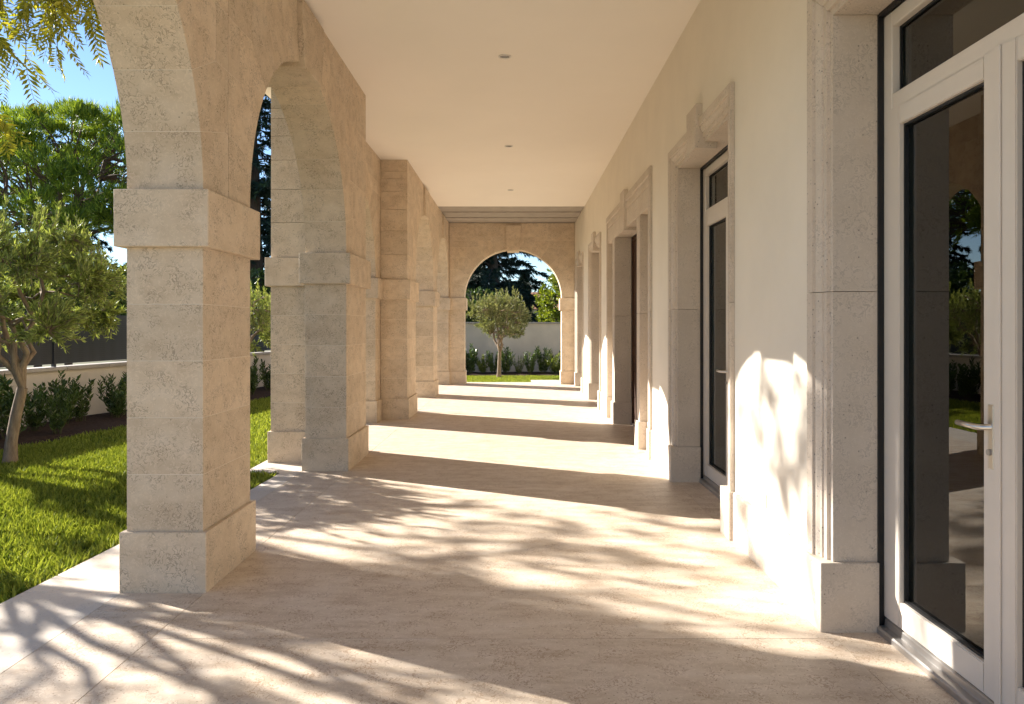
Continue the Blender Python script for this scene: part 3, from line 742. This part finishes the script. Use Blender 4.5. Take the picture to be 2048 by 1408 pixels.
# olive trees on the lawn
def olive(seed, label, loc, h, cr, leafm, n3=520, per=26, trunk_h=0.85, lean=(0.1, 0.0), lm=(0.05, 0.088)):
    rng = np.random.default_rng(seed)
    tr = [(0, 0, -0.06), (0.01, 0.01, trunk_h * .3), (lean[0] * .5, lean[1] * .5, trunk_h * .65), (lean[0], lean[1], trunk_h)]
    c = (lean[0], lean[1], h - cr[2]); T, tw = skeleton(rng, tr, 0.062, 0.05, c, cr, 5, 26, n3, -0.75, 0.35, 0.004, 0.34)
    tops = [p[-1] for p in tw if p[-1][2] > c[2]]
    for k in range(90):
        e = tops[int(rng.integers(len(tops)))]; up = e + np.array((rng.normal() * .05, rng.normal() * .05, rng.uniform(0.14, 0.32))); p = curve(e, up, rng, 4, 0.05); T.add(p, [0.004, 0.003, 0.003, 0.002], 3); tw += [p]
    v, f = twig_leaves(rng, tw, per, lm[0], lm[1], 0.2, 0.75, 0.4)
    return tree('olive_tree', label, loc, T, v, f, 'olive_bark', leafm, 'tree', 'young olive trees on the lawn')
olive(11, 'young olive tree with pale trunk on the lawn before the fenced garden wall', (-5.27, 7.85, -0.03), 2.62, (1.12, 1.12, 0.86), 'olive_leaf', 980, 34, 0.80, (0.10, 0.05))
olive(12, 'young olive tree half hidden behind the slim pier', (-5.05, 13.6, -0.03), 2.3, (1.05, 1.0, 0.85), 'olive_leaf', 620, 26)
olive(13, 'silvery olive tree standing on the lawn beyond the end arch', (-0.50, 21.35, -0.03), 2.42, (1.02, 0.95, 0.78), 'olive_far', 800, 28, 0.72, (0.03, 0))

# pinnate-leaved tree whose boughs hang over the lawn; its trunk stands beside the terrace out of the way
def pinnate_mesh(seed):
    """one hanging leaf spray: a stalk with paired leaflets"""
    rng = np.random.default_rng(seed); n = 9; t = np.linspace(0, 1, 12); bend = rng.uniform(0.05, 0.3)
    st = np.stack([bend * t ** 2 * 0.3, np.zeros(12), -0.26 * t], 1); V, Fq = tube(list(st), np.linspace(0.0022, 0.001, 12), 3)
    P = []; D = []; Lh = []
    for k in range(n):
        u = (k + 1.0) / (n + 0.3); p = np.array((bend * u * u * 0.3, 0, -0.26 * u))
        for s in (-1, 1):
            P.append(p); D.append((0.15 + .25 * rng.normal() * .3, s * 0.8, -0.65)); Lh.append(rng.uniform(0.07, 0.095) * (1.05 - 0.35 * u))
    P.append(np.array((bend * 0.3, 0, -0.26))); D.append((0.1, 0, -1)); Lh.append(0.055)
    v, f = leaves(np.array(P), np.array(D), np.array(Lh), np.array(Lh) * 0.27, rng, 0.12)
    F3 = np.concatenate([Fq[:, [0, 1, 2]], Fq[:, [0, 2, 3]]]); me = np_mesh('leaf_spray', np.concatenate([V, v]), np.concatenate([F3, f + len(V)]), 'pepper_leaf')
    return me, v, f
rng = np.random.default_rng(5)
TX, TY = -7.2, 6.4
T = Tubes()
trunk = curve((0, 0, -0.1), (0.5, -0.2, 2.4), rng, 6, 0.03); T.add(trunk, np.linspace(0.16, 0.11, 6), 10)
ends = [(3.55, -1.75, 3.55), (3.75, -2.1, 3.75), (2.3, 0.6, 4.2), (1.0, -2.2, 3.9), (2.6, -1.0, 4.7), (-0.8, 1.4, 4.8), (0.4, 0.6, 5.3), (-1.5, -0.8, 4.4), (3.0, -2.9, 4.1), (1.9, -3.0, 4.6)]
nodes = []
for e in ends:
    p = curve(trunk[-1], e, rng, 8, 0.05, 0.10); T.add(p, np.linspace(0.036, 0.009, 8), 7); nodes += list(p[2:])
n_a = np.array(nodes); sub = []
for i in range(44):
    s_ = n_a[rng.integers(len(n_a))]; e = s_ + rng.normal(size=3) * (0.55, 0.55, 0.28)
    p = curve(s_, e, rng, 5, 0.08, 0.05); T.add(p, np.linspace(0.008, 0.003, 5), 4); sub += list(p[1:])
sub = np.array(sub)
pv = [pinnate_mesh(k) for k in range(4)]
pt = empty('pinnate_leaf_tree', (TX, TY, 0)); tag(pt, 'tree with hanging feathery yellow green leaves reaching in over the lawn', 'tree')
link('trunk', T.mesh('trunk', 'dark_bark'), pt)
# joined foliage of the crown away from the arcade
V = []; Fc = []; nn = 0
far = sub[(sub[:, 0] + TX < -3.75)]
for k in range(400):
    p = far[rng.integers(len(far))] + rng.normal(size=3) * 0.22; _, lv, lf = pv[k % 4]; q = rng.uniform(0, 2 * math.pi); s_ = rng.uniform(0.8, 1.2)
    tl = rng.uniform(-0.7, 0.7); ct, stt = math.cos(tl), math.sin(tl)
    w_ = lv * s_; w_ = np.stack([w_[:, 0] * ct - w_[:, 2] * stt, w_[:, 1], w_[:, 0] * stt + w_[:, 2] * ct], 1)
    w_ = np.stack([w_[:, 0] * math.cos(q) - w_[:, 1] * math.sin(q), w_[:, 0] * math.sin(q) + w_[:, 1] * math.cos(q), w_[:, 2]], 1) + p
    V.append(w_); Fc.append(lf + nn); nn += len(w_)
link('crown', np_mesh('crown', np.concatenate(V), np.concatenate(Fc), 'pepper_leaf'), pt)
# hanging twigs with single leaf sprays over the lawn edge
TW = Tubes(); spray_at = []
tips = [(-2.98, 4.62, 3.75, 0.75), (-2.82, 4.55, 3.75, 0.45), (-2.66, 4.70, 3.72, 0.35), (-3.10, 4.50, 3.60, 0.95), (-2.72, 4.42, 3.62, 0.55), (-2.92, 4.75, 3.8, 0.55), (-3.2, 4.65, 3.7, 0.5), (-2.55, 4.6, 3.8, 0.45), (-2.60, 4.35, 3.75, 0.35)]
for x, y_, z, dn in tips:
    s0 = np.array((x - TX - rng.uniform(.2, .5), y_ - TY, z + rng.uniform(0, .1)))
    e0 = np.array((x - TX, y_ - TY + rng.normal() * .05, z - dn)); mid = np.array((x - TX - 0.02, y_ - TY, z - 0.05))
    p = np.concatenate([curve(s0, mid, rng, 4, 0.05), curve(mid, e0, rng, 6, 0.04)[1:]]); TW.add(p, np.linspace(0.006, 0.0022, len(p)), 5)
    src = n_a[np.argmin(np.linalg.norm(n_a - s0, axis=1))]; TW.add(curve(src, s0, rng, 4, 0.04), [0.008, 0.008, 0.007, 0.006], 5)
    for q in range(13):
        u = rng.uniform(0.25, 1.0) * (len(p) - 1); i = min(int(u), len(p) - 2); spray_at.append(p[i] + (p[i + 1] - p[i]) * (u - i))
    spray_at.append(p[-1])
link('hanging_twigs', TW.mesh('hanging_twigs', 'dark_bark'), pt)
for k, p in enumerate(spray_at):
    o = link('leaf_spray', pv[k % 4][0], pt, tuple(p), (rng.uniform(-0.5, 0.5), rng.uniform(-0.9, 0.3), rng.uniform(0, 6.28))); s_ = rng.uniform(0.75, 1.1); o.scale = (s_, s_, s_)

# stone pine beyond the wall
def pine(seed, label, loc, h, cr, lean, nclump=120, scale=1.0):
    rng = np.random.default_rng(seed); c = np.array((lean[0], lean[1], h - cr[2])); fz = max(1.5, c[2] - cr[2] * 0.75)
    tr = [(0, 0, -0.2), (lean[0] * .3, lean[1] * .3, fz * .4), (lean[0] * .75, lean[1] * .7, fz * .8), (lean[0], lean[1], fz)]
    T, _ = skeleton(rng, tr, 0.26, 0.18, c, cr, 9, 60, 10, -0.45, 0.0, 0.02, 0.8); lim = np.concatenate(T.v)
    P = []; D = []
    cl = ell(rng, nclump, c, cr, 0.62, 0.98, -0.55)
    for q in cl:
        rad = rng.uniform(0.38, 0.72); out = unit(q - c); T.add(curve(lim[np.argmin(np.linalg.norm(lim - (c + (q - c) * 0.6 + (0, 0, -0.4)), axis=1))], q, rng, 4, 0.08), [0.035, 0.03, 0.022, 0.015], 4)
        for _ in range(30):
            d = unit(rng.normal(size=3) + 0.55 * out + np.array((0, 0, 0.75))); p = q + d * rad * np.array((1, 1, 0.7)) * rng.uniform(0.6, 1.0); n = 16
            dd = 0.75 * d + 0.6 * np.array((0, 0, 1)) + 0.55 * unit(rng.normal(size=(n, 3))); P.append(np.repeat(p[None], n, 0) + rng.normal(size=(n, 3)) * 0.05); D.append(dd)
    P = np.concatenate(P); D = np.concatenate(D); v, f = needles(P, D, rng.uniform(0.14, 0.28, len(P)), rng.uniform(0.022, 0.04, len(P)), rng)
    o = tree('pine_tree', label, loc, T, v, f, 'pine_bark', 'pine_needle'); o.scale = (scale, scale, scale); return o
pine(21, 'bushy green pine with leaning trunk rising behind the dark fence', (-18.4, 36.0, -0.1), 7.7, (3.7, 3.4, 2.9), (-2.0, 0.6), 135, 1.62)

def conifer(seed, label, loc, h, rmax, z0, needle='cedar_needle', nb=70, cat='tree', droop=0.25, dens=1.0, group=None):
    rng = np.random.default_rng(seed); T = Tubes()
    tp = curve((0, 0, -0.2), (0, 0, h), rng, 10, 0.004); T.add(tp, np.linspace(0.024 * h, 0.01, 10), 9); P = []; D = []
    nb = int(nb * 1.35)
    for k in range(nb):
        z = z0 + (h - z0) * (k + rng.random()) / nb; fr = 1 - (z - z0) / (h - z0); ln = rmax * (fr ** 0.7) * rng.uniform(0.5, 1.12) + 0.15; pt = rng.normal() * 0.16
        a = k * 2.4 + rng.normal() * 0.4; d = np.array((math.cos(a), math.sin(a), 0)); t = np.linspace(0, 1, 8)
        p = np.array((0, 0, z)) + d * (ln * t)[:, None]; p[:, 2] += ln * ((0.18 + pt) * t - droop * rng.uniform(0.7, 1.6) * t ** 2 * 1.5); p += rng.normal(size=p.shape) * 0.03 * ln * t[:, None]
        T.add(p, np.linspace(0.012 * ln + 0.012, 0.006, 8), 4); sd = np.array((-d[1], d[0], 0))
        m = int(46 * ln * dens)
        for _ in range(m):
            u = rng.uniform(0.15, 1.0) * 7; i = min(int(u), 6); q = p[i] + (p[i + 1] - p[i]) * (u - i); side = rng.choice((-1, 1)); l2 = rng.uniform(0.15, 0.5) * (1.15 - u / 9) * min(1.2, 0.5 + ln / 3)
            e = q + (sd * side * 0.9 + d * 0.55 + np.array((0, 0, rng.uniform(-0.9, 0.15)))) * l2; n = 8; tt = rng.uniform(0, 1, n)[:, None]
            P.append(q + (e - q) * tt); D.append(unit(e - q) * 0.8 + 0.55 * unit(rng.normal(size=(n, 3))) + np.array((0, 0, -0.15)))
    P = np.concatenate(P); D = np.concatenate(D); v, f = needles(P, D, rng.uniform(0.12, 0.30, len(P)), rng.uniform(0.04, 0.075, len(P)), rng)
    return tree('conifer_tree', label, loc, T, v, f, 'dark_bark', needle, cat, group)
conifer(31, 'tall dark conifer seen in the gap beside the slim pier', (-10.9, 31.5, -0.1), 17, 3.9, 1.2, nb=110, dens=0.9)
conifer(32, 'dark blue green cedar with drooping boughs behind the end garden wall', (-1.15, 38.0, -0.1), 15, 4.2, 1.5, nb=110, dens=1.0, droop=0.2)
conifer(33, 'dark conifer behind the pine next to the terrace corner', (-27.0, 44.0, -0.1), 13, 5.0, 0.8, nb=70, dens=0.7)
conifer(34, 'dark spruce standing left of the cedar behind the end wall', (-3.4, 44.0, -0.1), 14, 4.6, 0.6, nb=110, dens=1.1)
conifer(35, 'dark low conifer filling the space under the pine', (-18.6, 40.0, -0.1), 8.0, 4.6, 0.4, nb=60, dens=0.8)
conifer(36, 'slender dark cypress beside the tiled roof', (0.55, 52.0, -0.1), 5.1, 0.55, 0.3, 'cypress_leaf', 120, dens=1.6, droop=-0.6)

# yellow-green tree beyond the end wall
def broad(seed, name, label, loc, h, cr, leafm, n3, per, lm, asp, bark='dark_bark', trunk_h=1.2):
    rng = np.random.default_rng(seed); c = (0, 0, h - cr[2])
    T, tw = skeleton(rng, [(0, 0, -.1), (0.03, 0, trunk_h * .5), (0, 0.03, trunk_h)], 0.11, 0.08, c, cr, 6, 34, n3, -0.8, 0.5, 0.008, 0.5)
    v, f = twig_leaves(rng, tw, per, lm[0], lm[1], asp, 1.0, 0.1); return tree(name, label, loc, T, v, f, bark, leafm)
broad(41, 'leafy_tree', 'yellow green leafy tree behind the end garden wall beside the cedar', (2.05, 29.5, -0.1), 4.1, (1.55, 1.4, 1.75), 'lime_leaf', 620, 20, (0.10, 0.18), 0.34)
broad(42, 'leafy_tree', 'dark leafy tree low behind the end garden wall under the cedar', (-1.6, 31.0, -0.1), 3.3, (1.9, 1.5, 1.4), 'shrub_leaf', 520, 22, (0.12, 0.2), 0.4)

broad(43, 'leafy_tree', 'sparse leafy tree outside the side wall whose shadow dapples the paving', (-10.6, 10.1, -0.1), 10.2, (2.3, 2.1, 3.1), 'lime_leaf', 470, 13, (0.08, 0.12), 0.38, trunk_h=3.4)

for k, (px_, py_, hh) in enumerate(((-11.6, 19.5, 3.5), (-14.6, 23.0, 4.2), (-12.6, 26.0, 4.0), (-19.5, 28.0, 4.6), (-9.4, 27.0, 3.6))):
    broad(70 + k, 'leafy_tree', ['dense dark tree just behind the fence panels beside the olive tree', 'dense dark tree behind the fence under the pine crown', 'dense dark tree in front of the leaning pine trunk', 'dense dark tree far behind the fence beyond the olive crown', 'dense dark tree at the foot of the tall conifer'][k], (px_, py_, -0.1), hh, (2.0, 1.7, hh * 0.42), 'shrub_leaf', 420, 22, (0.13, 0.22), 0.42)

# shrubs
def shrub_mesh(seed, h, nst, lm, leafm, spread=0.24):
    rng = np.random.default_rng(seed); T = Tubes(); P = []; D = []
    for k in range(nst):
        a = rng.uniform(0, 6.28); b0 = np.array((math.cos(a), math.sin(a), 0)) * rng.uniform(0, 0.08); hh = h * rng.uniform(0.55, 1.0)
        e = b0 * 1.2 + np.array((math.cos(a), math.sin(a), 0)) * spread * rng.uniform(0.2, 1.1) * h + np.array((0, 0, hh)); p = curve(b0, e, rng, 6, 0.04); T.add(p, np.linspace(0.006, 0.0025, 6), 4)
        n = int(46 * hh) + 8
        for j in range(n):
            u = 0.12 + 0.88 * j / (n - 1); i = min(int(u * 5), 4); q = p[i] + (p[i + 1] - p[i]) * (u * 5 - i); w = j * 2.4 + rng.normal() * .3
            P.append(q); D.append((math.cos(w), math.sin(w), 0.75 + 0.5 * u + rng.normal() * .2))
    P = np.array(P); D = np.array(D); Lh = rng.uniform(lm[0], lm[1], len(P)); v, f = leaves(P, D, Lh, Lh * 0.36, rng, 0.2)
    return T.mesh('stems', 'green_stem'), np_mesh('foliage', v, f, leafm)
SH = [shrub_mesh(50 + k, 0.78, 13, (0.07, 0.12), 'shrub_leaf') for k in range(4)] + [shrub_mesh(60, 0.62, 10, (0.08, 0.13), 'shrub_light', 0.35), shrub_mesh(61, 0.7, 14, (0.05, 0.08), 'shrub_light', 0.4)]
def shrub(k, loc, s, label, group):
    o = empty('shrub', loc, random.uniform(0, 6.28)); o.scale = (s, s, s * random.uniform(0.9, 1.1)); tag(o, label, 'shrub', group)
    link('stems', SH[k][0], o); link('foliage', SH[k][1], o)
rng = np.random.default_rng(77)
for i, q in enumerate(np.arange(7.4, 22.5, 0.56)):
    xw = wall_x(q) + 0.72 + rng.uniform(-.25, .25); yq = q + rng.uniform(-0.15, 0.15)
    shrub(int(rng.integers(4)), (xw, yq, 0.0), rng.uniform(0.8, 1.2), 'dark green upright shrub in the soil bed along the fenced side wall', 'shrubs along the side wall')
    if i % 3 == 1: shrub(int(rng.integers(4)), (xw + 0.35, yq + 0.4, 0.0), rng.uniform(0.6, 0.8), 'knee-high dark shrub set in front of the taller row along the side wall', 'low shrubs along the side wall')
for i, q in enumerate(np.arange(-3.2, 3.6, 0.36)):
    k = int(rng.integers(4)); lt = i in (6, 9, 12)
    if lt: k = 4 + i % 2
    shrub(k, (q + rng.uniform(-.06, .06), 22.75 + rng.uniform(-0.3, 0.25), 0.0), rng.uniform(0.75, 1.15),
          'pale green young shrub in the bed along the end wall' if lt else 'dark green upright shrub in the bed along the end wall', 'pale shrubs along the end wall' if lt else 'shrubs along the end wall')

# grass
def grass(name, n, sample, hmin, hmax, w, label, seed, zb):
    rng = np.random.default_rng(seed); P = sample(rng, n); n = len(P); az = rng.uniform(0, 6.28, n); tilt = rng.uniform(0.1, 0.95, n)
    D = np.stack([np.cos(az) * tilt, np.sin(az) * tilt, np.ones(n)], 1); h = rng.uniform(hmin, hmax, n)
    v, f = leaves(P, D, h, np.full(n, w) * rng.uniform(.7, 1.2, n), rng, 0.35)
    o = link(name, np_mesh(name, v, f, 'grass')); tag(o, label, 'grass', kind='stuff')
def samp(ya, yb, clump):
    def s(rng, n):
        yq = rng.uniform(ya, yb, n); lo = bed_x(yq) + 0.05; hi = np.array([fx(t) for t in yq]) - 0.02; x = lo + (hi - lo) * rng.random(n)
        x += 0.0; k = np.sin(x * 9 + 1.3 * np.sin(yq * 7)) * np.sin(yq * 8 + x * 3)
        keep = rng.random(n) < 0.72 + 0.28 * k * clump
        return np.stack([x, yq, np.full(n, -0.036)], 1)[keep]
    return s
grass('grass', 105000, samp(3.2, 9.0, 1), 0.035, 0.085, 0.007, 'short bright grass blades of the lawn beside the terrace kerb', 91, 0)
grass('grass', 60000, samp(9.0, 22.0, 0.6), 0.04, 0.08, 0.013, 'grass of the lawn farther along the fenced garden wall', 92, 0)
grass('grass', 30000, lambda rng, n: np.array([p for p in np.stack([rng.uniform(-4.5, 4.0, n), rng.uniform(19.4, 22.0, n), np.full(n, -0.032)], 1) if not (p[0] > 0.36 and p[1] < 20.2)]), 0.035, 0.07, 0.014, 'short grass of the lawn strip beyond the end arch', 93, 0)

# small far house behind the trees
hs = empty('house', (1.6, 64.0, -0.1)); tag(hs, 'small far house with terracotta roof glimpsed through the end arch', 'house')
link('wall', boxes_mesh('wall', [(-3.5, 3.5, -3, 3, 0, 3.1)], 'house_paint'), hs)
v = [(-4, -3.5, 3.0), (4, -3.5, 3.0), (4, 3.5, 3.0), (-4, 3.5, 3.0), (-1.2, 0, 4.5), (1.2, 0, 4.5)]
bm = bmesh.new(); vv = [bm.verts.new(p) for p in v]
for q in ((0, 1, 5, 4), (1, 2, 5), (2, 3, 4, 5), (3, 0, 4), (3, 2, 1, 0)): bm.faces.new([vv[i] for i in q])
me = bpy.data.meshes.new('roof'); bm.to_mesh(me); bm.free(); me.materials.append(M['tile']); rf = link('roof', me, hs)
box(rf, 'chimney', -0.9, -0.4, -1.2, -0.8, 3.6, 5.0, 'house_paint', 0.01)
for xw in (-2.2, 0.0, 2.2):
    wdw = box(hs, 'window', xw - 0.45, xw + 0.45, -3.04, -2.98, 1.0, 2.2, 'white', 0.01); box(wdw, 'pane', -0.38, 0.38, -0.045, -0.031, -0.52, 0.52, 'fence', 0)
